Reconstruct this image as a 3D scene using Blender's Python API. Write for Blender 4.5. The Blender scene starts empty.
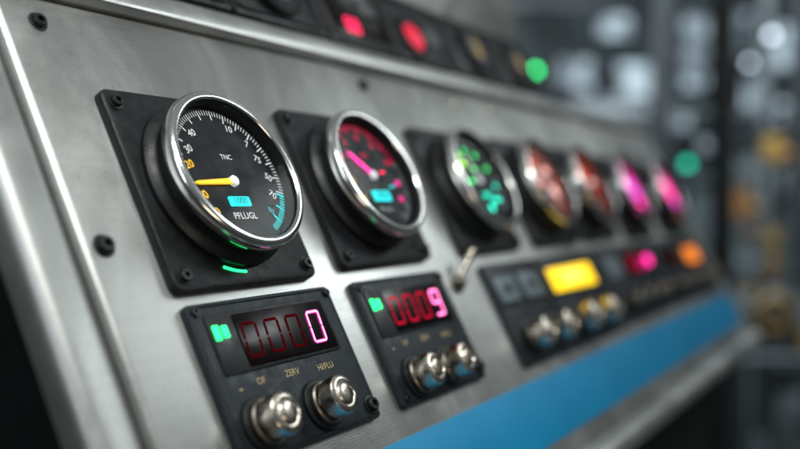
import bpy, bmesh, math, random
from mathutils import Vector, Matrix
random.seed(4)
S = 0.4
sc = bpy.context.scene
sc.view_settings.view_transform = 'Standard'
sc.view_settings.look = 'None'
sc.view_settings.exposure = 0
col = sc.collection
rad = math.radians

# ---------------------------------------------------------------- camera frame
CAMZ = 1.35
yaw = rad(30.5); pit = rad(-1.5)
FW = Vector((math.cos(yaw)*math.cos(pit), math.sin(yaw)*math.cos(pit), math.sin(pit)))
RT = Vector((math.sin(yaw), -math.cos(yaw), 0))
UP = RT.cross(FW)
CAM = Vector((0, 0, CAMZ))
cd = bpy.data.cameras.new("camera"); cam = bpy.data.objects.new("camera", cd); col.objects.link(cam)
m = Matrix((RT, UP, -FW)).transposed().to_4x4(); m.translation = CAM
cam.matrix_world = m
cd.lens = 40.5; cd.sensor_width = 36; cd.clip_start = 0.02; cd.clip_end = 100
cd.dof.use_dof = True; cd.dof.focus_distance = 1.06*S; cd.dof.aperture_fstop = 2.9
cd.dof.aperture_blades = 0
sc.camera = cam

# panel frame: u along the row, v up the sloping face, w out of it
TILT = rad(28)
O = CAM + S*(-.3356*RT + .1417*UP + 1.0*FW)
PX = Vector((1, 0, 0)); PY = Vector((0, math.sin(TILT), math.cos(TILT))); PN = Vector((0, -math.cos(TILT), math.sin(TILT)))
PM = Matrix((PX, PY, PN)).transposed()
def pmat(u, v, w=0):
    M = PM.to_4x4(); M.translation = O + S*(u*PX + v*PY + w*PN); return M

# ---------------------------------------------------------------- materials
def newmat(name):
    mt = bpy.data.materials.new(name); mt.use_nodes = True
    nt = mt.node_tree; b = nt.nodes["Principled BSDF"]
    return mt, nt, b
def N(nt, t, **k):
    n = nt.nodes.new(t)
    for a, v in k.items():
        if a in n.inputs: n.inputs[a].default_value = v
        else: setattr(n, a, v)
    return n
def plastic(name, c, rough=.4, metal=0., bump=.15, bscale=900., var=.25, vscale=40., spec=.5, rvar=.15):
    mt, nt, b = newmat(name); L = nt.links.new
    tc = N(nt, 'ShaderNodeTexCoord')
    n1 = N(nt, 'ShaderNodeTexNoise', Scale=vscale, Detail=6.0)
    L(tc.outputs['Object'], n1.inputs['Vector'])
    r = N(nt, 'ShaderNodeMapRange'); r.inputs[1].default_value = .3; r.inputs[2].default_value = .7
    r.inputs[3].default_value = 1-var; r.inputs[4].default_value = 1+var
    L(n1.outputs['Fac'], r.inputs[0])
    mx = N(nt, 'ShaderNodeVectorMath', operation='SCALE'); mx.inputs[0].default_value = c[:3]
    L(r.outputs[0], mx.inputs['Scale']); L(mx.outputs[0], b.inputs['Base Color'])
    r2 = N(nt, 'ShaderNodeMapRange'); r2.inputs[1].default_value = .3; r2.inputs[2].default_value = .7
    r2.inputs[3].default_value = max(.03, rough-rvar*.5); r2.inputs[4].default_value = rough+rvar
    n3 = N(nt, 'ShaderNodeTexNoise', Scale=vscale*2.3, Detail=8.0); L(tc.outputs['Object'], n3.inputs['Vector'])
    L(n3.outputs['Fac'], r2.inputs[0]); L(r2.outputs[0], b.inputs['Roughness'])
    b.inputs['Metallic'].default_value = metal
    b.inputs['Specular IOR Level'].default_value = spec
    if bump:
        n2 = N(nt, 'ShaderNodeTexNoise', Scale=bscale, Detail=3.0); L(tc.outputs['Object'], n2.inputs['Vector'])
        bp = N(nt, 'ShaderNodeBump', Strength=bump, Distance=.0004)
        L(n2.outputs['Fac'], bp.inputs['Height']); L(bp.outputs[0], b.inputs['Normal'])
    return mt
def brushed(name, c, rough=.36, metal=.85):
    mt, nt, b = newmat(name); L = nt.links.new
    tc = N(nt, 'ShaderNodeTexCoord')
    mp = N(nt, 'ShaderNodeMapping'); mp.inputs['Scale'].default_value = (14, 1500, 300)
    L(tc.outputs['Object'], mp.inputs[0])
    n = N(nt, 'ShaderNodeTexNoise', Scale=1.0, Detail=5.0, Roughness=.65); L(mp.outputs[0], n.inputs['Vector'])
    sp = N(nt, 'ShaderNodeTexNoise', Scale=1100., Detail=2.0); L(tc.outputs['Object'], sp.inputs['Vector'])
    big = N(nt, 'ShaderNodeTexNoise', Scale=8., Detail=8.0, Roughness=.68, Distortion=.6); L(tc.outputs['Object'], big.inputs['Vector'])
    a = N(nt, 'ShaderNodeMath', operation='MULTIPLY_ADD'); L(n.outputs['Fac'], a.inputs[0]); a.inputs[1].default_value = .38; a.inputs[2].default_value = .30
    a2 = N(nt, 'ShaderNodeMath', operation='MULTIPLY_ADD'); L(sp.outputs['Fac'], a2.inputs[0]); a2.inputs[1].default_value = .30; L(a.outputs[0], a2.inputs[2])
    a3 = N(nt, 'ShaderNodeMath', operation='MULTIPLY_ADD'); L(big.outputs['Fac'], a3.inputs[0]); a3.inputs[1].default_value = .66; L(a2.outputs[0], a3.inputs[2])
    vo = N(nt, 'ShaderNodeTexVoronoi', Scale=170.); L(tc.outputs['Object'], vo.inputs['Vector'])
    pr = N(nt, 'ShaderNodeMapRange'); pr.inputs[1].default_value = .06; pr.inputs[2].default_value = .16; pr.inputs[3].default_value = .80; pr.inputs[4].default_value = 1.0
    L(vo.outputs['Distance'], pr.inputs[0])
    ml = N(nt, 'ShaderNodeMath', operation='MULTIPLY'); L(a3.outputs[0], ml.inputs[0]); L(pr.outputs[0], ml.inputs[1])
    mx = N(nt, 'ShaderNodeVectorMath', operation='SCALE'); mx.inputs[0].default_value = c
    L(ml.outputs[0], mx.inputs['Scale']); L(mx.outputs[0], b.inputs['Base Color'])
    r = N(nt, 'ShaderNodeMapRange'); r.inputs[1].default_value = .3; r.inputs[2].default_value = .7; r.inputs[3].default_value = rough-.10; r.inputs[4].default_value = rough+.16
    L(big.outputs['Fac'], r.inputs[0]); L(r.outputs[0], b.inputs['Roughness'])
    b.inputs['Metallic'].default_value = metal
    ad = N(nt, 'ShaderNodeMath', operation='ADD'); L(n.outputs['Fac'], ad.inputs[0]); L(sp.outputs['Fac'], ad.inputs[1])
    bp = N(nt, 'ShaderNodeBump', Strength=.25, Distance=.0003); L(ad.outputs[0], bp.inputs['Height']); L(bp.outputs[0], b.inputs['Normal'])
    return mt
def emit(name, c, s, base=None, spec=.3):
    mt, nt, b = newmat(name)
    b.inputs['Base Color'].default_value = (*(base or [x*.3 for x in c]), 1)
    b.inputs['Roughness'].default_value = .5
    b.inputs['Specular IOR Level'].default_value = spec
    b.inputs['Emission Color'].default_value = (*c, 1); b.inputs['Emission Strength'].default_value = s
    tc = N(nt, 'ShaderNodeTexCoord'); n = N(nt, 'ShaderNodeTexNoise', Scale=400.0)
    nt.links.new(tc.outputs['Object'], n.inputs['Vector'])
    r = N(nt, 'ShaderNodeMapRange'); r.inputs[3].default_value = s*.8; r.inputs[4].default_value = s*1.2
    nt.links.new(n.outputs['Fac'], r.inputs[0]); nt.links.new(r.outputs[0], b.inputs['Emission Strength'])
    return mt
def glassmat(name, tint=(1, 1, 1), refl=1.0):
    mt = bpy.data.materials.new(name); mt.use_nodes = True; nt = mt.node_tree; nt.nodes.clear()
    o = N(nt, 'ShaderNodeOutputMaterial'); mix = N(nt, 'ShaderNodeMixShader')
    t = N(nt, 'ShaderNodeBsdfTransparent'); t.inputs[0].default_value = (*tint, 1)
    g = N(nt, 'ShaderNodeBsdfGlossy'); g.inputs['Roughness'].default_value = .05
    f = N(nt, 'ShaderNodeFresnel', IOR=1.4)
    tc = N(nt, 'ShaderNodeTexCoord'); n = N(nt, 'ShaderNodeTexNoise', Scale=60., Detail=8.0)
    nt.links.new(tc.outputs['Object'], n.inputs['Vector'])
    r = N(nt, 'ShaderNodeMapRange'); r.inputs[1].default_value = .4; r.inputs[2].default_value = .75; r.inputs[3].default_value = .02; r.inputs[4].default_value = .12
    nt.links.new(n.outputs['Fac'], r.inputs[0]); nt.links.new(r.outputs[0], g.inputs['Roughness'])
    mm = N(nt, 'ShaderNodeMath', operation='MULTIPLY'); mm.inputs[1].default_value = refl
    nt.links.new(f.outputs[0], mm.inputs[0]); nt.links.new(mm.outputs[0], mix.inputs[0])
    nt.links.new(t.outputs[0], mix.inputs[1]); nt.links.new(g.outputs[0], mix.inputs[2]); nt.links.new(mix.outputs[0], o.inputs[0])
    return mt

ALU = brushed("brushed_aluminium", (.56, .57, .555), .36, .88)
ALUD = brushed("worn_edge_aluminium", (.44, .45, .44), .40)
CHROME = plastic("chrome", (.90, .90, .88), .13, 1.0, 0, 600, .03, 20, rvar=.05)
STEEL = plastic("turned_steel", (.62, .56, .48), .22, 1.0, .06, 700, .22, 120, rvar=.14)
DARKST = plastic("dark_worn_steel", (.22, .20, .17), .35, 1.0, .06, 700, .3, 120, rvar=.14)
BLACK = plastic("black_plastic", (.009, .010, .012), .36, 0, .35, 1400, .3, 60, rvar=.2, spec=.4)
BLACKM = plastic("black_matte", (.006, .0065, .008), .6, 0, .2, 1400, .3, spec=.3)
SLATE = plastic("slate_enamel", (.014, .020, .026), .40, .1, .35, 1600, .25, 70, rvar=.2, spec=.4)
WINDOW = plastic("display_window", (.004, .0015, .002), .2, 0, 0, 100, .2, rvar=.08, spec=.15)
DIAL = plastic("dial_black", (.005, .007, .010), .5, 0, .1, 2000, .2, spec=.3)
DIALO = emit("dial_black_lit_orange", (1, .22, .17), .20, (.006, .004, .004), .3)
DIALR = emit("dial_black_lit_red", (1, .12, .07), .12, (.006, .004, .004), .3)
DIALM = emit("dial_black_lit_magenta", (.95, .03, .45), .22, (.008, .004, .006), .3)
BLUE = plastic("blue_paint", (.006, .25, .50), .5, 0, .1, 900, .08, 15, rvar=.05, spec=.3)
WHITE = emit("printed_white", (.85, .88, .9), .42, (.7, .7, .7))  # print given a slight glow of its own so markings stay crisp
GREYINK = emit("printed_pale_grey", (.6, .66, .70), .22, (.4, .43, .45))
OCHRE = plastic("printed_ochre", (.55, .42, .22), .5, 0, 0, 10, .1)
CYAN = emit("cyan_glow", (.02, .85, .88), 1.2)
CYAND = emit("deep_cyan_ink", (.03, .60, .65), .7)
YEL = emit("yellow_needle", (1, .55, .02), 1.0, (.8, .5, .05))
YGRN = emit("yellow_green_led", (.40, 1, .05), 2.2)
GREEN = emit("green_led_and_glint", (.02, 1, .22), 3.0)
TEAL = emit("teal_led", (.02, .9, .62), 3.4)
MAG = emit("magenta_led", (1, .03, .34), 3.0)
VIO = emit("violet_led", (.9, .06, .65), 1.8)
PINK = emit("pink_core", (1, .32, .64), 3.6)
WPINK = emit("warm_pink_lamp", (1, .50, .42), 1.8)
RED = emit("red_led", (1, .01, .07), .65, (.1, 0, 0), 0)
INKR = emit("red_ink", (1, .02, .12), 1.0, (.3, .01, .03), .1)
REDB = emit("bright_red_led", (1, .015, .10), 3.5)
REDM = emit("soft_red_led", (1, .015, .07), .7)
ORR = emit("orange_red_led", (1, .13, .05), 1.8)
DIMRED = emit("dim_red_segment", (.5, .008, .02), .10, (.02, .001, .002), 0)
AMBER = emit("amber_display", (1, .64, .01), 1.7)
AMBERL = emit("amber_bright", (1, .90, .22), 2.6)
ORANGE = emit("orange_display", (1, .25, .02), 1.2)
LCD = plastic("blue_grey_lcd", (.15, .20, .23), .4, 0, 0, 10, .15)
LCDD = plastic("dark_grey_lcd", (.05, .06, .065), .4, 0, 0, 10, .15)
PALE = emit("pale_led", (.9, .9, 1), 1.5)
GLASS = glassmat("dial_glass", (.97, .98, .98), .15)
GLASSB = glassmat("reflective_dial_glass", (.97, .98, .98), .5)

# ---------------------------------------------------------------- mesh builder
class B:
    def __init__(s): s.bm = bmesh.new(); s.mats = []
    def mi(s, m):
        if m not in s.mats: s.mats.append(m)
        return s.mats.index(m)
    def loft(s, rings, mat, c0=True, c1=True, T=None):
        i = s.mi(mat); R = []
        for r in rings:
            R.append([s.bm.verts.new((T @ Vector(p) if T else Vector(p))*S) for p in r])
        n = len(R[0])
        for a, b in zip(R[:-1], R[1:]):
            for k in range(n):
                f = s.bm.faces.new((a[k], a[(k+1) % n], b[(k+1) % n], b[k])); f.material_index = i
        if c0: s.bm.faces.new(R[0][::-1]).material_index = i
        if c1: s.bm.faces.new(R[-1]).material_index = i
    def rr(s, cx, cy, w, h, z0, z1, mat, r=.01, b=.002, T=None, seg=5, hole=None):
        def outline(ins, z):
            rr_ = max(r-ins, .0004); x = w/2-ins-rr_; y = h/2-ins-rr_; o = []
            for q, (sx, sy) in enumerate(((1, 1), (-1, 1), (-1, -1), (1, -1))):
                for k in range(seg+1):
                    a = math.pi/2*(q+k/seg); o.append((cx+sx*x+rr_*math.cos(a), cy+sy*y+rr_*math.sin(a), z))
            return o
        s.loft([outline(0, z0), outline(0, z1-b), outline(b*.3, z1-b*.3), outline(b, z1)], mat, True, True, T)
    def frame(s, cx, cy, w, h, t, z0, z1, mat, r=.01, T=None):
        def ol(ins, z, seg=5):
            rr_ = max(r-ins, .001); x = w/2-ins-rr_; y = h/2-ins-rr_; o = []
            for q, (sx, sy) in enumerate(((1, 1), (-1, 1), (-1, -1), (1, -1))):
                for k in range(seg+1):
                    a = math.pi/2*(q+k/seg); o.append((cx+sx*x+rr_*math.cos(a), cy+sy*y+rr_*math.sin(a), z))
            return o
        s.loft([ol(0, z0), ol(0, z1-.001), ol(.001, z1), ol(t-.001, z1), ol(t, z1-.001), ol(t, z0)], mat, False, False, T)
    def lathe(s, prof, mat, n=64, c0=True, c1=True, T=None, knurl=None):
        rings = []
        for j, (r, z) in enumerate(prof):
            r = max(r, .0002)
            rings.append([((r-(knurl[1] if knurl and j in knurl[0] and k % 2 else 0))*math.cos(2*math.pi*k/n),
                           (r-(knurl[1] if knurl and j in knurl[0] and k % 2 else 0))*math.sin(2*math.pi*k/n), z) for k in range(n)])
        s.loft(rings, mat, c0, c1, T)
    def poly(s, pts, z, mat, T=None):
        i = s.mi(mat)
        f = s.bm.faces.new([s.bm.verts.new((T @ Vector((*p, z)) if T else Vector((*p, z)))*S) for p in pts]); f.material_index = i
    def arc(s, r0, r1, a0, a1, z, mat, n=10):
        for k in range(n):
            p = rad(a0+(a1-a0)*k/n); q = rad(a0+(a1-a0)*(k+1)/n)
            s.poly([(r0*math.cos(p), r0*math.sin(p)), (r1*math.cos(p), r1*math.sin(p)), (r1*math.cos(q), r1*math.sin(q)), (r0*math.cos(q), r0*math.sin(q))], z, mat)
    def prism(s, pts2, x0, x1, mat):   # cross-section (v,w) extruded along u
        s.loft([[(x0, a, b) for a, b in pts2], [(x1, a, b) for a, b in pts2]], mat)
    def text(s, t, size, x, y, z, mat, rot=0, ext=0):
        i = s.mi(mat); me = tmesh(t)
        n0 = len(s.bm.verts); f0 = len(s.bm.faces)
        s.bm.from_mesh(me); s.bm.verts.ensure_lookup_table(); s.bm.faces.ensure_lookup_table()
        T = Matrix.Translation((x*S, y*S, z*S)) @ Matrix.Rotation(rot, 4, 'Z') @ Matrix.Diagonal((size*S, size*S, 1, 1))
        for v in s.bm.verts[n0:]: v.co = T @ v.co
        for f in s.bm.faces[f0:]: f.material_index = i
    def obj(s, name, parent=None, mw=None, loc=None, flat=False, ang=32, recalc=True):
        if recalc: bmesh.ops.recalc_face_normals(s.bm, faces=s.bm.faces)
        me = bpy.data.meshes.new(name)
        for f in s.bm.faces: f.smooth = not flat
        s.bm.to_mesh(me); s.bm.free()
        for m_ in s.mats: me.materials.append(m_)
        if not flat: me.set_sharp_from_angle(angle=rad(ang))
        o = bpy.data.objects.new(name, me); col.objects.link(o)
        if parent: o.parent = parent
        if mw is not None: o.matrix_world = mw
        if loc is not None: o.location = Vector(loc)*S
        return o
_tc = {}
def tmesh(t):
    if t not in _tc:
        c = bpy.data.curves.new("lettering", 'FONT'); c.body = t; c.align_x = 'CENTER'; c.align_y = 'CENTER'; c.resolution_u = 3
        o = bpy.data.objects.new("lettering", c); col.objects.link(o)
        bpy.context.view_layer.update()
        dg = bpy.context.evaluated_depsgraph_get()
        _tc[t] = bpy.data.meshes.new_from_object(o.evaluated_get(dg))
        bpy.data.objects.remove(o); bpy.data.curves.remove(c)
    return _tc[t]
def top(name, label, cat, mw, group=None):
    e = bpy.data.objects.new(name, None); e.empty_display_size = .01; col.objects.link(e); e.matrix_world = mw
    e["label"] = label; e["category"] = cat
    if group: e["group"] = group
    return e
def screw(parent, x, y, z, r=.009, mat=None, rot=None):
    b = B(); mat = mat or BLACK
    b.lathe([(r*1.35, 0), (r*1.35, r*.15), (r, r*.2), (r, r*.65), (r*.85, r*.85), (r*.5, r*.85), (r*.5, r*.3), (0, r*.3)], mat, 20)
    o = b.obj("screw", parent, loc=(x, y, z)); o.rotation_euler[2] = rot if rot is not None else random.random()*3
    return o

# ---------------------------------------------------------------- console
con = top("control_console", "sloping brushed aluminium control console with blue stripe and sides coloured black for shade", "control console", pmat(0, 0, 0))
U1 = 2.48
b = B(); b.rr((U1-.095)/2, (-.662+.126)/2, U1+.095, .788, -.03, 0, ALU, .008, .007); b.obj("front_panel", con)
b = B(); b.rr(-.130, (-.70+.20)/2, .060, .90, -.04, -.003, ALUD, .012, .014); b.obj("edge_frame", con, ang=70)
b = B(); b.rr((U1-.02)/2-.035, -.528, U1-.07, .106, 0, .0022, BLUE, .004, .0008); b.obj("blue_stripe", con)
b = B()
c_, r_ = -.645, .024
b.prism([(c_+r_*math.cos(a), max(-.02, .0+r_*.9*math.sin(a))) for a in [math.pi*2*k/24 for k in range(24)]], -.09, U1+.01, ALU)
b.obj("lower_rail", con)
b = B(); b.rr(U1/2-.1, .146, U1+.2, .034, -.03, .016, ALU, .004, .005); b.obj("upper_rail", con)
UF = 1.50
b = B(); b.rr((UF-.2)/2, .245, UF+.2, .16, -.03, -.002, ALUD, .006, .003); b.obj("upper_fascia", con)
def yz(y, z): return (math.sin(TILT)*y+math.cos(TILT)*z, -math.cos(TILT)*y+math.sin(TILT)*z)
b = B()
b.prism([(.12, -.031), yz(.9, .12), yz(.9, -3.3), yz(-.16, -3.3), yz(-.16, -.62), (-.655, -.031)], -.156, U1-.01, BLACKM); b.obj("cabinet_body", con, flat=True)  # side stands in shadow; that shade is put into its black colour
b = B(); b.prism([(.125, -.0305), (.325, -.0305), yz(.5, .30), yz(.5, .125)], -.156, UF-.01, BLACKM); b.obj("upper_housing", con, flat=True)
b = B(); b.prism([yz(.18, .30), yz(.18, .74), yz(.24, .80), yz(.48, .80), yz(.48, .30)], .1, 1.58, ALU); b.obj("rear_casing", con, flat=True)
for (u, v) in ((-.045, .09), (-.069, -.182), (.609, .093), (-.058, -.45), (1.12, .09), (1.75, .09), (.95, .09)):
    screw(con, u, v, 0, .0085 if u > -.06 else .0095, BLACK if u < .7 else STEEL)

# ---------------------------------------------------------------- gauges
GG = "round gauges in a row on the console"
def gauge(u, v, label, kind):
    g = top("pressure_gauge", label, "gauge", pmat(u, v, 0), GG)
    b = B(); b.rr(0, 0, .25, .25, 0, .012, BLACK, .012, .003); pl = b.obj("mounting_plate", g)
    for sx, sy in ((-1, 1), (1, 1), (-1, -1), (1, -1)):
        screw(pl, sx*.108, sy*.108, .012, .0075)
    b = B(); b.lathe([(.108, .0), (.108, .006), (.102, .012), (.096, .014), (.095, .024), (.099, .026), (.099, .038), (.092, .038), (.092, .02)], BLACK, 96, False, False)
    b.obj("housing", g, loc=(0, .004, .0121))
    b = B(); b.lathe([(.098, .036), (.1022, .0375), (.1042, .0410), (.1042, .0475), (.1035, .0510), (.1018, .0535), (.0990, .0553), (.0955, .0557), (.0928, .0550), (.0918, .0535)], CHROME, 128, False, False)
    b.lathe([(.0918, .0535), (.0908, .0515), (.0906, .034)], BLACKM, 128, False, False)
    b.obj("bezel", g, loc=(0, .004, .0035), ang=60)
    DM = {4: DIALO, 5: DIALR, 6: DIALM, 7: DIALM}.get(kind, DIAL)
    m1 = {1: WHITE, 2: INKR, 3: GREEN, 4: ORR, 5: ORR, 6: MAG, 7: MAG}[kind]
    b = B(); b.lathe([(.0915, .030), (.0915, .036), (.0, .036)], DM, 96, False, True); dial = b.obj("dial_face", g, loc=(0, .004, .004))
    z = .0367
    def ticks(b, a0, a1, n, r0, r1, wdt, m):
        for k in range(n+1):
            a = rad(a0+(a1-a0)*k/n); rr0 = r0-(.006 if k % 5 == 0 else 0)
            d = Vector((math.cos(a), math.sin(a))); p = Vector((-d.y, d.x))*wdt*(1.5 if k % 5 == 0 else 1)/2
            b.poly([d*rr0-p, d*r1-p, d*r1+p, d*rr0+p], z, m)
    sc_ = B()
    HX, HY = 0, 0
    if kind == 1:
        HX, HY = -.004, -.011
        ticks(sc_, 222, -18, 80, .079, .086, .0010, WHITE); ticks(sc_, -21, -62, 14, .078, .086, .0013, CYAN)
        for t, a, r in (("30", 152, .064), ("40", 128, .066), ("10", 66, .068), ("7", 40, .066), ("75", 20, .063), ("50", -3, .066), ("70", -25, .066)):
            sc_.text(t, .0130, r*math.cos(rad(a)), r*math.sin(rad(a)), z, WHITE, rad((a-90)*.35))
        sc_.text("20", .0140, -.065, .010, z, YEL, rad(15))
        sc_.text("10", .0150, -.062, -.030, z, YEL, rad(25)); sc_.text("0", .0150, -.050, -.050, z, YEL, rad(30))
        sc_.text("TNC", .0095, 0.002, .022, z, WHITE)
        sc_.text("PFLUGL", .0118, -.006, -.056, z, WHITE)
        sc_.text("90", .011, .044, -.050, z, CYAND, rad(-30))
    else:
        if kind == 2:
            ticks(sc_, 222, 150, 14, .079, .086, .0011, WHITE); ticks(sc_, 145, 20, 30, .078, .086, .0013, INKR); ticks(sc_, 15, -60, 20, .079, .086, .0011, GREYINK)
            for t, a in (("4", 152), ("0", 124), ("10", 90), ("35", 56), ("50", 22)):
                sc_.text(t, .014, .064*math.cos(rad(a)), .064*math.sin(rad(a)), z, INKR)
            sc_.text("60", .014, .062, -.012, z, MAG)
            sc_.text("20", .015, -.062, -.010, z, YEL); sc_.text("ATO", .010, 0, .034, z, INKR); sc_.text("PFLUGL", .010, -.002, -.056, z, GREYINK)
            sc_.text("70", .013, .052, -.040, z, MAG); sc_.text("10", .014, -.050, -.038, z, YEL)
        elif kind == 3:
            ticks(sc_, 222, -42, 60, .079, .086, .0012, WHITE)
            for a, c_ in ((205, YGRN), (180, YGRN), (155, YGRN), (125, YGRN), (95, GREEN), (60, GREEN), (25, GREEN), (-10, TEAL), (-40, TEAL)):
                sc_.arc(.058, .066, a-4, a+4, z, c_, 3)
        else:
            ticks(sc_, 222, -42, 60, .079, .086, .0010, WHITE if kind == 4 else m1)
            for t, a in (("0", 205), ("20", 160), ("40", 120), ("60", 80), ("80", 40), ("100", 0)):
                sc_.text(t, .015, .062*math.cos(rad(a)), .062*math.sin(rad(a)), z, m1)
            sc_.text("PFLUGL", .012, 0, -.05, z, WHITE if kind < 6 else MAG)
    sc_.obj("scale_marking", dial, flat=True, recalc=False)
    b = B(); rx, ry = {1: (-.006, -.037), 2: (.0, -.034), 3: (.0, -.032)}.get(kind, (.004, -.024))
    b.rr(rx, ry, .036 if kind == 1 else .046, .0125 if kind == 1 else .017, .0361, .0378, CYAN if kind in (1, 2) else BLACKM, .002, .0005)
    b.text({1: "1000", 2: "0050"}.get(kind, "0800"), .0125 if kind == 1 else .015, rx, ry, .0384, {1: BLACKM, 2: BLACKM, 3: TEAL}.get(kind, PALE if kind == 4 else m1))
    b.obj("digital_readout", dial)
    na = {1: 183, 2: 140, 3: 110, 4: 130, 5: 130, 6: 60, 7: 70}[kind]
    T = Matrix.Rotation(rad(na), 4, 'Z')
    nm = {1: YEL, 2: MAG, 3: WHITE, 4: WHITE, 5: ORR, 6: MAG, 7: MAG}[kind]
    wd = .0046 if kind == 1 else .0022
    ln = .070 if kind == 1 else .060
    b = B(); b.loft([[(-.006, -wd, .0405), (ln-.010, -.0026, .0405), (ln, 0, .0405), (ln-.010, .0026, .0405), (-.006, wd, .0405)],
                     [(-.006, -wd*.8, .0420), (ln-.010, -.0018, .0420), (ln-.002, 0, .0415), (ln-.010, .0018, .0420), (-.006, wd*.8, .0420)]], nm, T=T)
    nd = b.obj("needle", g, loc=(HX, .004+HY, .002), flat=True)
    b = B(); b.lathe([(.0068, .037), (.0068, .0425), (.005, .0440), (.0, .0444)], WHITE, 32); b.obj("needle_hub", nd)
    b = B(); b.lathe([(.0906, .0545), (.0, .0545)], GLASSB if kind in (4, 5) else GLASS, 64, False, True); b.obj("dial_glass", g, loc=(0, .004, 0))
    def lamp(x, y, r, mt, w=None):
        b = B()
        if w: b.rr(0, 0, w, r*2, 0, .002, mt, r*.4, .0006)
        else: b.lathe([(r, 0), (r, .001), (r*.7, .002), (0, .0025)], mt, 24)
        b.obj("indicator_lamp_or_glint", dial, loc=(x, y, .0366))
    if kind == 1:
        # green reflection modelled as a slim glowing arc, just outside the round housing
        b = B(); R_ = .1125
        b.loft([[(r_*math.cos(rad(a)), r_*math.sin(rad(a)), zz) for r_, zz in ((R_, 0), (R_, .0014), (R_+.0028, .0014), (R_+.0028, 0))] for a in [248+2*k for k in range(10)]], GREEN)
        b.obj("indicator_lamp_or_glint", g, loc=(0, .004, .0121))
    if kind == 2:
        for p in ((-.02, .020, .0012, REDB, .012), (.030, .006, .0012, REDB, .010), (.040, -.018, .0014, CYAN, .010)): lamp(*p)
    if kind == 3:
        for p in ((-.036, .034, .0040, YGRN, .018), (-.002, .024, .003, GREEN, .014), (-.034, -.002, .0030, GREEN, .012),
                  (.0, -.056, .0065, TEAL, None), (.030, -.040, .0035, TEAL, .012)): lamp(*p)
    if kind == 4:
        for p in ((-.03, .045, .005, ORR, .03), (.03, -.02, .015, WPINK, None), (-.035, 0, .004, ORR, .03), (.03, .03, .007, WPINK, .03)): lamp(*p)
    if kind == 5:
        for p in ((-.02, .035, .005, ORR, .04), (.03, .01, .006, WPINK, .03), (-.04, -.03, .003, AMBER, .02)): lamp(*p)
    if kind == 6:
        for p in ((.0, -.0, .030, VIO, .10), (.01, -.045, .008, MAG, .06)): lamp(*p)
    if kind == 7:
        for p in ((0, .0, .034, MAG, .10), (.02, -.045, .008, VIO, .06)): lamp(*p)
    return g
c0 = .118
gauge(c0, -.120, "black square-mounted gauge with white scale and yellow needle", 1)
gauge(c0+.315, -.114, "chrome-rimmed gauge with red scale and cyan readout", 2)
gauge(c0+.680, -.114, "chrome-rimmed gauge lit with green indicators", 3)
gauge(c0+1.01, -.113, "chrome-rimmed gauge with orange-pink glow", 4)
gauge(c0+1.30, -.113, "chrome-rimmed gauge with orange-red lit bars", 5)
gauge(c0+1.64, -.120, "chrome-rimmed gauge with glowing violet face", 6)
gauge(c0+2.02, -.122, "chrome-rimmed gauge with bright magenta glowing face", 7)

# ---------------------------------------------------------------- digital meters
SEG = {'0': 'abcdef', '9': 'abcdfg', '8': 'abcdefg', '3': 'abcdg', '5': 'acdfg'}
def digit(parent, ch, x, y, z, w, h, lit, core=None, th=.15):
    b = B(); t = w*th; sh = .10
    hw, hh = w/2, h/2
    def seg(x0, y0, x1, y1, m, tt, zz):
        d = Vector((x1-x0, y1-y0)).normalized(); p = Vector((-d.y, d.x))*tt/2; a = Vector((x0, y0)); c = Vector((x1, y1)); e = d*tt/2; g_ = d*tt*.12
        pts = [a+g_, a+e+p, c-e+p, c-g_, c-e-p, a+e-p]
        b.poly([(q.x+sh*q.y, q.y) for q in pts], zz, m)
    SG = {'a': (-hw, hh, hw, hh), 'b': (hw, hh, hw, 0), 'c': (hw, 0, hw, -hh), 'd': (-hw, -hh, hw, -hh), 'e': (-hw, 0, -hw, -hh), 'f': (-hw, hh, -hw, 0), 'g': (-hw, 0, hw, 0)}
    for k, q in SG.items():
        if k not in SEG[ch]: continue
        seg(*q, lit, t, 0)
        if core: seg(*q, core, t*.5, .0004)
    b.obj("digit", parent, loc=(x, y, z), flat=True, recalc=False)
def knob(parent, x, y, z, s=1.0, mat=STEEL):
    b = B()
    b.lathe([(.030*s, 0), (.030*s, .004*s), (.026*s, .006*s)], BLACK, 40, False, True)
    b.lathe([(.0245*s, .005*s), (.0255*s, .007*s), (.0255*s, .012*s), (.0235*s, .014*s)], DARKST, 48, False, True)
    b.lathe([(.0185*s, .013*s), (.0185*s, .017*s), (.0225*s, .018*s), (.0232*s, .0195*s), (.0232*s, .0335*s), (.0222*s, .0360*s), (.0200*s, .0375*s), (.0165*s, .0380*s), (.0158*s, .0370*s), (.0140*s, .0368*s), (.0128*s, .0385*s), (.0095*s, .0397*s), (.0045*s, .0403*s), (0, .0404*s)],
            mat, 72, False, True, knurl=((3, 4), .0011*s))
    b.obj("knob", parent, loc=(x, y, z), ang=40)
GM = "digital panel meters in a row under the gauges"
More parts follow.
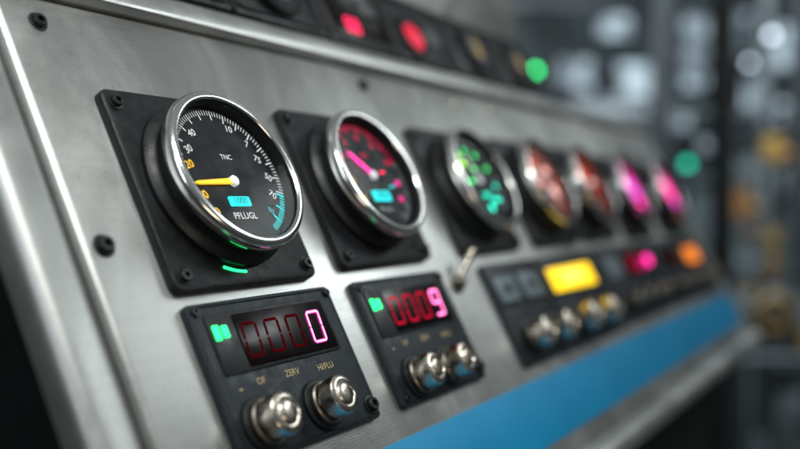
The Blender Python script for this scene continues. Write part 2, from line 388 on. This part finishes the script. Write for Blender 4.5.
def meter(u, vtop, w, h, label, cfg):
    g = top("digital_panel_meter", label, "panel meter", pmat(u+w/2, vtop-h/2, 0), GM)
    Z = .010
    b = B(); b.rr(0, 0, w, h, 0, Z, SLATE, .008, .003); b.frame(0, 0, w-.008, h-.008, .0022, Z-.0005, Z+.0012, BLACK, .006); b.obj("housing", g)
    if cfg in (1, 2):
        cx, cy, ww, wh = -.004, .040, .212, .070
        b = B(); b.rr(cx, cy, ww, wh, Z, Z+.0018, BLACK, .005, .0008); b.rr(cx+.018, cy, ww-.046, wh-.008, Z+.0018, Z+.0026, WINDOW, .003, .0004); win = b.obj("display_window", g)
        zz = Z+.0030
        for k in range(4):
            x = -.050+k*.039 + (.002 if k == 3 else 0)
            if cfg == 1: lit, core = (DIMRED, None) if k < 3 else (MAG, PINK)
            else: lit, core = (RED, None) if k < 3 else (MAG, PINK)
            digit(win, '0' if k < 3 else ('0' if cfg == 1 else '9'), x, cy-.001, zz, .023, .038, lit, core, th=.15 if k < 3 else .17)
        for k in range(2):
            b = B(); b.rr(0, 0, .0080, .017-.003*k, 0, .002, GREEN, .001, .0005); b.obj("indicator_lamp_or_glint", win, loc=(-.1000+k*.0130, .053, Z+.0019))
        b = B(); z2 = Z+.0006
        b.text("OF", .011, -.060, -.008, z2, OCHRE); b.text("ZERV", .011, -.005, -.008, z2, OCHRE); b.text("HI/FLU", .011, .058, -.011, z2, OCHRE)
        b.text("-", .02, -.095, -.010, z2, OCHRE)
        b.obj("lettering", g, flat=True, recalc=False)
        if cfg == 1: knob(g, -.083, -.053, Z, 1.02); knob(g, .022, -.053, Z, 1.02)
        else: knob(g, -.072, -.057, Z, 1.0); knob(g, .020, -.057, Z, 1.0)
        screw(g, w/2-.015, -.072, Z, .009); screw(g, -w/2+.01, -.080, Z, .005); screw(g, w/2-.01, .080, Z, .005); screw(g, -w/2+.01, .080, Z, .005)
    elif cfg == 3:
        for x in (-.058, .052):
            b = B(); b.rr(x, .044, .10, .062, Z, Z+.002, BLACK, .004, .0008); b.rr(x, .044, .084, .048, Z+.002, Z+.003, LCD, .003, .0004)
            b.text("888", .03, x, .044, Z+.0034, BLACKM); b.obj("display_window", g)
        knob(g, -.055, -.050, Z, 1.1); knob(g, .055, -.050, Z, 1.1)
    elif cfg == 4:
        b = B(); b.rr(-.018, .042, .270, .066, Z, Z+.002, BLACK, .004, .0008); b.rr(-.018, .042, .250, .050, Z+.002, Z+.004, AMBER, .005, .001)
        b.text("0 8 0 0", .040, -.018, .042, Z+.0046, AMBERL); b.obj("display_window", g)
        for x in (-.09, .035): knob(g, x, -.050, Z, 1.15)
    elif cfg == 5:
        b = B(); b.rr(.06, .04, .24, .06, Z, Z+.002, WINDOW, .004, .0008); win = b.obj("display_window", g)
        for k in range(3): digit(win, '8', .0+.045*k, .04, Z+.0028, .022, .036, RED)
        b = B(); b.lathe([(.014, 0), (.014, .004), (.01, .008), (0, .009)], MAG, 24); b.obj("indicator_lamp_or_glint", g, loc=(.15, .04, Z+.002))
        b = B(); b.rr(-.13, .04, .10, .05, Z, Z+.003, LCD, .004, .0008); b.obj("display_window", g)
        for x in (-.14, -.04, .06, .14): knob(g, x, -.05, Z, .85, DARKST)
    elif cfg == 6:
        b = B(); b.rr(.13, .03, .20, .066, Z, Z+.002, BLACK, .004, .0008); b.rr(.13, .03, .15, .050, Z+.002, Z+.004, ORANGE, .012, .001); b.obj("display_window", g)
        b = B(); b.rr(-.13, .035, .18, .06, Z, Z+.003, WINDOW, .004, .0008); win = b.obj("display_window", g)
        for k in range(3): digit(win, '8', -.17+.045*k, .035, Z+.0038, .022, .036, DIMRED)
        for x in (-.2, -.1, 0, .1, .2): knob(g, x, -.05, Z, .8, DARKST)
meter(-.004, -.259, .258, .180, "slate digital meter with one pink lit zero and chrome knobs", 1)
meter(.310, -.259, .250, .182, "slate digital meter with glowing red digits and chrome knobs", 2)
meter(.710, -.262, .235, .190, "dark meter with two grey LCD windows and two knobs", 3)
meter(.955, -.262, .325, .190, "dark meter with glowing amber display and two knobs", 4)
meter(1.31, -.260, .42, .188, "dark meter with faint red digits and magenta lamp", 5)
meter(1.76, -.260, .54, .188, "dark meter with glowing orange display", 6)

# toggle switch
t = top("toggle_switch", "small dark steel toggle switch with tilted lever on panel", "switch", pmat(.615, -.284, 0))
b = B(); b.lathe([(.016, 0), (.016, .005), (.010, .006), (.010, .014), (.008, .016), (0, .016)], DARKST, 36, False, True); b.obj("collar", t)
b = B(); T = Matrix.Rotation(rad(-50), 4, 'X') @ Matrix.Rotation(rad(36), 4, 'Y')
b.lathe([(.004, .006), (.005, .035), (.0075, .058), (.008, .066), (.005, .070), (0, .071)], STEEL, 24, True, True, T=T); b.obj("lever", t)

# ---------------------------------------------------------------- small instruments on the upper fascia
GU = "small instruments on the upper fascia"
def upper(u, kind, label):
    g = top("small_instrument", label, "instrument", pmat(u, .245, -.002), GU)
    b = B(); b.rr(0, 0, .236, .158, 0, .022, BLACK, .008, .004); b.frame(0, 0, .22, .142, .006, .0215, .026, BLACK, .012); b.obj("housing", g)
    if kind == 'dial':
        b = B(); b.lathe([(.058, .022), (.058, .034), (.053, .037), (.048, .033), (0, .030)], BLACK, 48, False, True); b.obj("lens_ring", g, loc=(0, -.008, 0))
        b = B(); b.lathe([(.036, .0325), (.034, .035), (0, .036)], LCDD, 48, False, True)
        b.poly([(-.003, -.02), (.003, -.02), (.001, .026), (-.001, .026)], .0372, YEL); b.obj("dial_face", g, loc=(0, -.008, 0))
    elif kind == 'red':
        b = B(); b.rr(0, -.012, .18, .108, .022, .024, WINDOW, .004, .0008); win = b.obj("display_window", g)
        for k in range(2): digit(win, '8', -.044+.024*k, -.040, .0248, .015, .028, REDB, th=.22)
        b = B(); b.rr(.045, .01, .06, .03, .024, .026, LCDD, .004, .001); b.obj("label_plate", g)
    else:
        b = B(); b.lathe([(.050, .022), (.050, .032), (.044, .034), (.038, .028), (0, .027)], BLACK, 48, False, True); b.obj("lens_ring", g, loc=(-.050, -.022, 0))
        b = B(); b.lathe([(.030, .028), (.028, .032), (.018, .036), (0, .038)], REDM, 40, False, True); b.obj("indicator_lamp_or_glint", g, loc=(-.050, -.026, 0))
        b = B(); b.rr(.060, .0, .06, .05, .022, .024, LCDD, .004, .001); b.obj("label_plate", g)
for u, k, l in ((-.06, 'dial', "black instrument with dark round dial"), (.18, 'dial', "black instrument with dark round dial"), (.42, 'dial', "black instrument with dark round dial"), (.66, 'red', "black instrument with small bright red digits"),
                (.90, 'lamp', "black instrument with dim round red lamp"), (1.14, 'dial', "black instrument with dark round dial"), (1.38, 'dial', "black instrument with dark round dial")):
    upper(u, k, l)

# ---------------------------------------------------------------- hall behind
FH = Vector((math.cos(yaw), math.sin(yaw), 0))
def place(d, px, py=None):
    lat = (px-400)/900*d; z = CAMZ+d*(201-py)/900 if py is not None else 0
    p = FH*d+RT*lat; p.z = z; return p
def bgm(p, rot=yaw-math.pi/2):
    M = Matrix.Rotation(rot, 4, 'Z'); M.translation = p; return M
WALL = plastic("hall_wall_paint", (.085, .108, .116), .7, 0, 0, 10, .8, 1.9)
FLOOR = plastic("hall_floor", (.09, .097, .10), .3, 0, 0, 10, .4, 2.)
DSTEEL = plastic("dark_steel", (.035, .042, .047), .45, .3, 0, 10, .3, 6.)
POSTM = plastic("dark_post_paint", (.012, .016, .018), .5, 0, 0, 10, .3, 6.)
GSTEEL = plastic("grey_steel", (.20, .23, .245), .45, .3, 0, 10, .3, 6.)
YPAINT = plastic("yellow_paint", (.34, .21, .05), .5, 0, 0, 10, .5, 9.)
OPAINT = plastic("orange_paint", (.28, .13, .04), .5, 0, 0, 10, .5, 9.)
WGLOW = emit("daylit_glass", (.62, .78, .88), .42)
_nt = WGLOW.node_tree
_tc2 = N(_nt, 'ShaderNodeNewGeometry')
for n_ in _nt.nodes:
    if n_.type == 'TEX_NOISE':
        n_.inputs['Scale'].default_value = 4.5; n_.inputs['Detail'].default_value = 3
        _nt.links.new(_tc2.outputs['Position'], n_.inputs['Vector'])
    if n_.type == 'MAP_RANGE':
        n_.inputs[1].default_value = .42; n_.inputs[2].default_value = .64; n_.inputs[3].default_value = .05; n_.inputs[4].default_value = 1.1
GRN = emit("green_beacon", (.03, 1, .25), 9.)
TEA = emit("teal_beacon", (.02, .85, .55), 1.9)
WBEA = emit("white_beacon", (.75, .88, 1), 4.)
K = 1/S
b = B()
b.poly([(-12*K, -12*K), (16*K, -12*K), (16*K, 16*K), (-12*K, 16*K)], 0, FLOOR); o = b.obj("floor", flat=True); o["kind"] = "structure"; o["label"] = "dark grey hall floor"
b = B(); b.rr(0, 2*K, 18*K, 5*K, -.1*K, 0, WALL, .01, .001)
o = b.obj("wall", mw=bgm(place(8.5, 560)) @ Matrix.Rotation(math.pi/2, 4, 'X')); o["label"] = "grey hall wall with lit windows on it"; o["category"] = "wall"
def boxobj(name, cat, label, p, w, d, h, mat, parts=(), group=None, rot=None):
    e = top(name, label, cat, bgm(p, rot if rot is not None else yaw-math.pi/2), group)
    b = B(); b.rr(0, 0, w*K, d*K, 0, h*K, mat, .02*K, .006*K); b.obj("body", e)
    for (nm, x, y, z, pw, pd, ph, pm) in parts:
        b = B(); b.rr(x*K, y*K, pw*K, pd*K, z*K, (z+ph)*K, pm, .004*K, .002*K); b.obj(nm, e)
    return e
RX = Matrix.Rotation(math.pi/2, 4, 'X')
for (px, py, w, h) in ((778, 48, .42, .40), (752, 92, .22, .30), (692, 52, .24, .70), (676, 118, .2, .2), (634, 84, .36, .36), (574, 76, .30, .28), (612, 28, .3, .2), (790, 112, .3, .18), (708, 140, .2, .2), (740, 30, .12, .5)):
    p = place(8.35, px, py); e = top("window", "bright daylit window pane in dark frame", "window", bgm(p), "windows along the hall wall")
    b = B(); b.rr(0, 0, w*K, h*K, 0, .02*K, WGLOW, .01*K, .002*K, T=RX); b.obj("pane", e)
    b = B(); b.frame(0, 0, (w+.1)*K, (h+.1)*K, .05*K, 0, .06*K, DSTEEL, .01*K, T=RX); b.obj("frame", e)
def column(px, d, w, mat, label, h=3.4):
    e = top("steel_column", label, "column", bgm(place(d, px)))
    b = B(); t_ = w*.16
    b.rr(0, -w/2*K, w*K, t_*K, 0, h*K, mat, .002*K, .001*K); b.rr(0, w/2*K, w*K, t_*K, 0, h*K, mat, .002*K, .001*K); b.rr(0, 0, t_*K, w*.84*K, 0, h*K, mat, .002*K, .001*K)
    b.obj("web_and_flanges", e)
    b = B(); b.rr(0, 0, w*2*K, w*2*K, 0, .02*K, mat, .004*K, .002*K); b.obj("base_plate", e)
column(722, 1.9, .036, POSTM, "dark steel column standing on the floor")
column(660, 6.0, .12, DSTEEL, "dark steel column beside lit windows")
column(797, 4.5, .06, DSTEEL, "dark steel column near yellow machine")
column(765, 5.6, .05, GSTEEL, "grey steel column behind the pumps")
def beam(px0, px1, py, d, t_, mat, label):
    a = place(d, px0, py); c = place(d, px1, py); e = top("overhead_beam", label, "beam", bgm((a+c)/2))
    L = (c-a).length; b = B(); Rm = Matrix.Rotation(math.pi/2, 4, 'Y')
    b.rr(0, 0, t_*K, t_*K, -L/2*K, L/2*K, mat, .01*K, .002*K, T=Rm); b.obj("beam_body", e)
    b = B(); b.rr(0, 0, t_*1.6*K, t_*1.6*K, -L/2*K-.01, -L/2*K+.02*K, mat, .004*K, .002*K, T=Rm); b.obj("end_plate", e)
beam(560, 900, 112, 6.2, .05, GSTEEL, "grey steel rail in front of the windows")
beam(540, 900, 134, 5.6, .06, DSTEEL, "dark steel pipe rail across the hall")
beam(430, 900, 6, 6.4, .08, DSTEEL, "dark steel overhead beam crossing the hall")
beam(735, 900, 262, 4.6, .04, GSTEEL, "grey steel pipe rail behind the pumps")
beam(735, 900, 300, 3.6, .04, GSTEEL, "grey steel hand rail beside the pumps")
beam(735, 900, 360, 3.3, .03, GSTEEL, "grey steel lower rail beside the pumps")
def machine(px, d, w, h, mat, label, acc):
    boxobj("equipment_cabinet", "cabinet", label, place(d, px), w, .5, h, mat,
           (("door", -w*.22, -.26, .15, w*.40, .02, h-.3, mat), ("door", w*.22, -.26, .15, w*.40, .02, h-.3, mat), ("control_strip", 0, -.262, h-.12, w*.9, .03, .07, acc), ("handle", 0, -.28, h*.5, .03, .03, .2, GSTEEL)))
machine(752, 4.4, .40, .95, DSTEEL, "dark equipment cabinet with grey strip", GSTEEL)
machine(640, 6.5, 1.0, 1.55, WALL, "tall grey equipment cabinet by the columns", DSTEEL)
machine(600, 5.4, .45, 1.95, DSTEEL, "tall dark equipment cabinet with grey strip", GSTEEL)
machine(808, 4.0, .34, .85, WALL, "low grey equipment cabinet on the floor", YPAINT)
machine(775, 6.6, .9, 1.65, WALL, "grey equipment cabinet under the windows", GSTEEL)
def pump(px, d, label, mats, seed, zt, n=3, nv=4):
    rnd = random.Random(seed)
    e = top("pump_stand", label, "pump", bgm(place(d, px)))
    b = B(); b.rr(0, 0, .34*K, .34*K, 0, .06*K, DSTEEL, .01*K, .004*K); b.obj("base", e)
    for k in range(n):
        x = (-.10+.10*k)+rnd.uniform(-.03, .03); h = zt-rnd.uniform(0, .22); r = rnd.uniform(.009, .015)
        T = Matrix.Translation((x*K, rnd.uniform(-.06, .06)*K, 0))
        b = B(); b.lathe([(r*K, .05*K), (r*K, h*K)], (DSTEEL, GSTEEL)[k % 2], 20, T=T)
        for j in range(3):
            z = h-.06-rnd.uniform(.0, .7); b.lathe([(r*2.2*K, z*K), (r*2.2*K, (z+.07)*K)], mats[(k+j) % 2], 20, T=T)
        b.obj("pipe", e)
    for k in range(nv):
        z = zt-.10-.22*k-rnd.uniform(0, .06); x = rnd.uniform(-.09, .09); s_ = rnd.uniform(.5, 1)
        b = B(); b.rr(x*K, -.09*K, .09*K*s_, .06*K, z*K, (z+.13*s_)*K, mats[k % 2], .01*K, .006*K)
        b.lathe([(.01*K*s_, -.05*K), (.030*K*s_, -.045*K), (.040*K*s_, -.01*K), (.02*K*s_, .05*K), (.01*K*s_, .055*K)], mats[(k+1) % 2], 20, T=Matrix.Translation(((x+.05)*K, -.10*K, (z+.03)*K)) @ RX); b.obj("valve_body", e)
pump(752, 3.9, "pump stand with dark pipes and yellow valves", (YPAINT, OPAINT), 3, 1.62, nv=2)
pump(790, 4.9, "pump stand with pipes and grey valves", (GSTEEL, DSTEEL), 8, 1.50)
pump(778, 3.5, "low pump stand with pipes and grey valves", (GSTEEL, DSTEEL), 15, 1.05)
pump(796, 6.0, "tall pump stand with pale pipes and yellow valves", (GSTEEL, YPAINT), 30, 1.9)
e = top("valve_wheel", "amber painted valve wheel on a short stem", "valve", bgm(place(3.0, 775, 315)))
b = B(); R0, r0 = .052, .017
b.loft([[((R0+r0*math.cos(2*math.pi*j/12))*math.cos(2*math.pi*k/36)*K, (R0+r0*math.cos(2*math.pi*j/12))*math.sin(2*math.pi*k/36)*K, r0*math.sin(2*math.pi*j/12)*K) for k in range(36)] for j in range(13)], YPAINT, False, False, T=RX)
for a in (0, 60, 120): b.rr(0, 0, .11*K, .012*K, -.005*K, .005*K, YPAINT, .003*K, .001*K, T=RX @ Matrix.Rotation(rad(a), 4, 'Z'))
b.obj("rim", e)
b = B(); b.lathe([(.012*K, -.35*K), (.012*K, .02*K)], GSTEEL, 16, T=RX); b.obj("stem", e)
def beacon(px, py, d, r, mat, label):
    p = place(d, px, py); e = top("signal_lamp", label, "lamp", bgm(p))
    b = B(); b.lathe([(r*K, 0), (r*K, r*K), (r*.8*K, 1.5*r*K), (r*.4*K, 1.9*r*K), (0, 2*r*K)], mat, 24); b.obj("lens", e)
    b = B(); b.lathe([(r*1.2*K, -r*.8*K), (r*1.2*K, 0)], DSTEEL, 24)
    b.lathe([(r*.3*K, -p.z*K), (r*.3*K, -r*.8*K)], DSTEEL, 12); b.obj("post", e)
beacon(535, 74, 2.4, .008, GRN, "glowing green signal lamp on thin post")
beacon(687, 168, 2.6, .013, TEA, "glowing teal signal lamp on thin post")
beacon(770, 40, 5.0, .022, WBEA, "white work lamp on a tall post")
beacon(748, 66, 6.5, .020, WBEA, "white work lamp on a tall post")

# ---------------------------------------------------------------- light
w = bpy.data.worlds.new("World"); sc.world = w; w.use_nodes = True
nt = w.node_tree; bg = nt.nodes['Background']
tc = N(nt, 'ShaderNodeTexCoord'); sx = N(nt, 'ShaderNodeSeparateXYZ'); nt.links.new(tc.outputs['Generated'], sx.inputs[0])
cr = N(nt, 'ShaderNodeValToRGB'); nt.links.new(sx.outputs['Z'], cr.inputs[0])
cr.color_ramp.elements[0].position = 0; cr.color_ramp.elements[0].color = (.080, .085, .08, 1)
cr.color_ramp.elements[1].position = .7; cr.color_ramp.elements[1].color = (.38, .43, .44, 1)
nt.links.new(cr.outputs[0], bg.inputs[0]); bg.inputs[1].default_value = .48
def area(pos, tgt, sx_, sy_, pw, c):
    l = bpy.data.lights.new("area_lamp", 'AREA'); l.shape = 'RECTANGLE'; l.size = sx_; l.size_y = sy_; l.energy = pw; l.color = c
    o = bpy.data.objects.new("area_lamp", l); col.objects.link(o); o.location = pos
    o.rotation_euler = (Vector(tgt)-Vector(pos)).to_track_quat('-Z', 'Y').to_euler(); return o
tg = O+Vector((.10, -.05, -.06))
area(O+Vector((-.08, -.34, .50)), tg, .34, .13, 3.3, (.98, 1, .96))
area(O+Vector((1.55, -.95, .95)), O+Vector((.2, 0, 0)), .9, .20, 6.4, (.92, .99, 1))  # unseen lamp added to give the panel a glossy sheen
area(O+Vector((-.75, -.40, .45)), tg, .12, .6, 1.8, (.88, .95, 1))
area(O+Vector((-.25, -.9, -.05)), tg, .4, .10, .8, (1, .84, .64))  # unseen warm strip lamp added for soft reflections
area(O+Vector((3.2, .4, 2.2)), O+Vector((5, 1.2, 0)), 2, 2, 150, (.86, .95, 1))
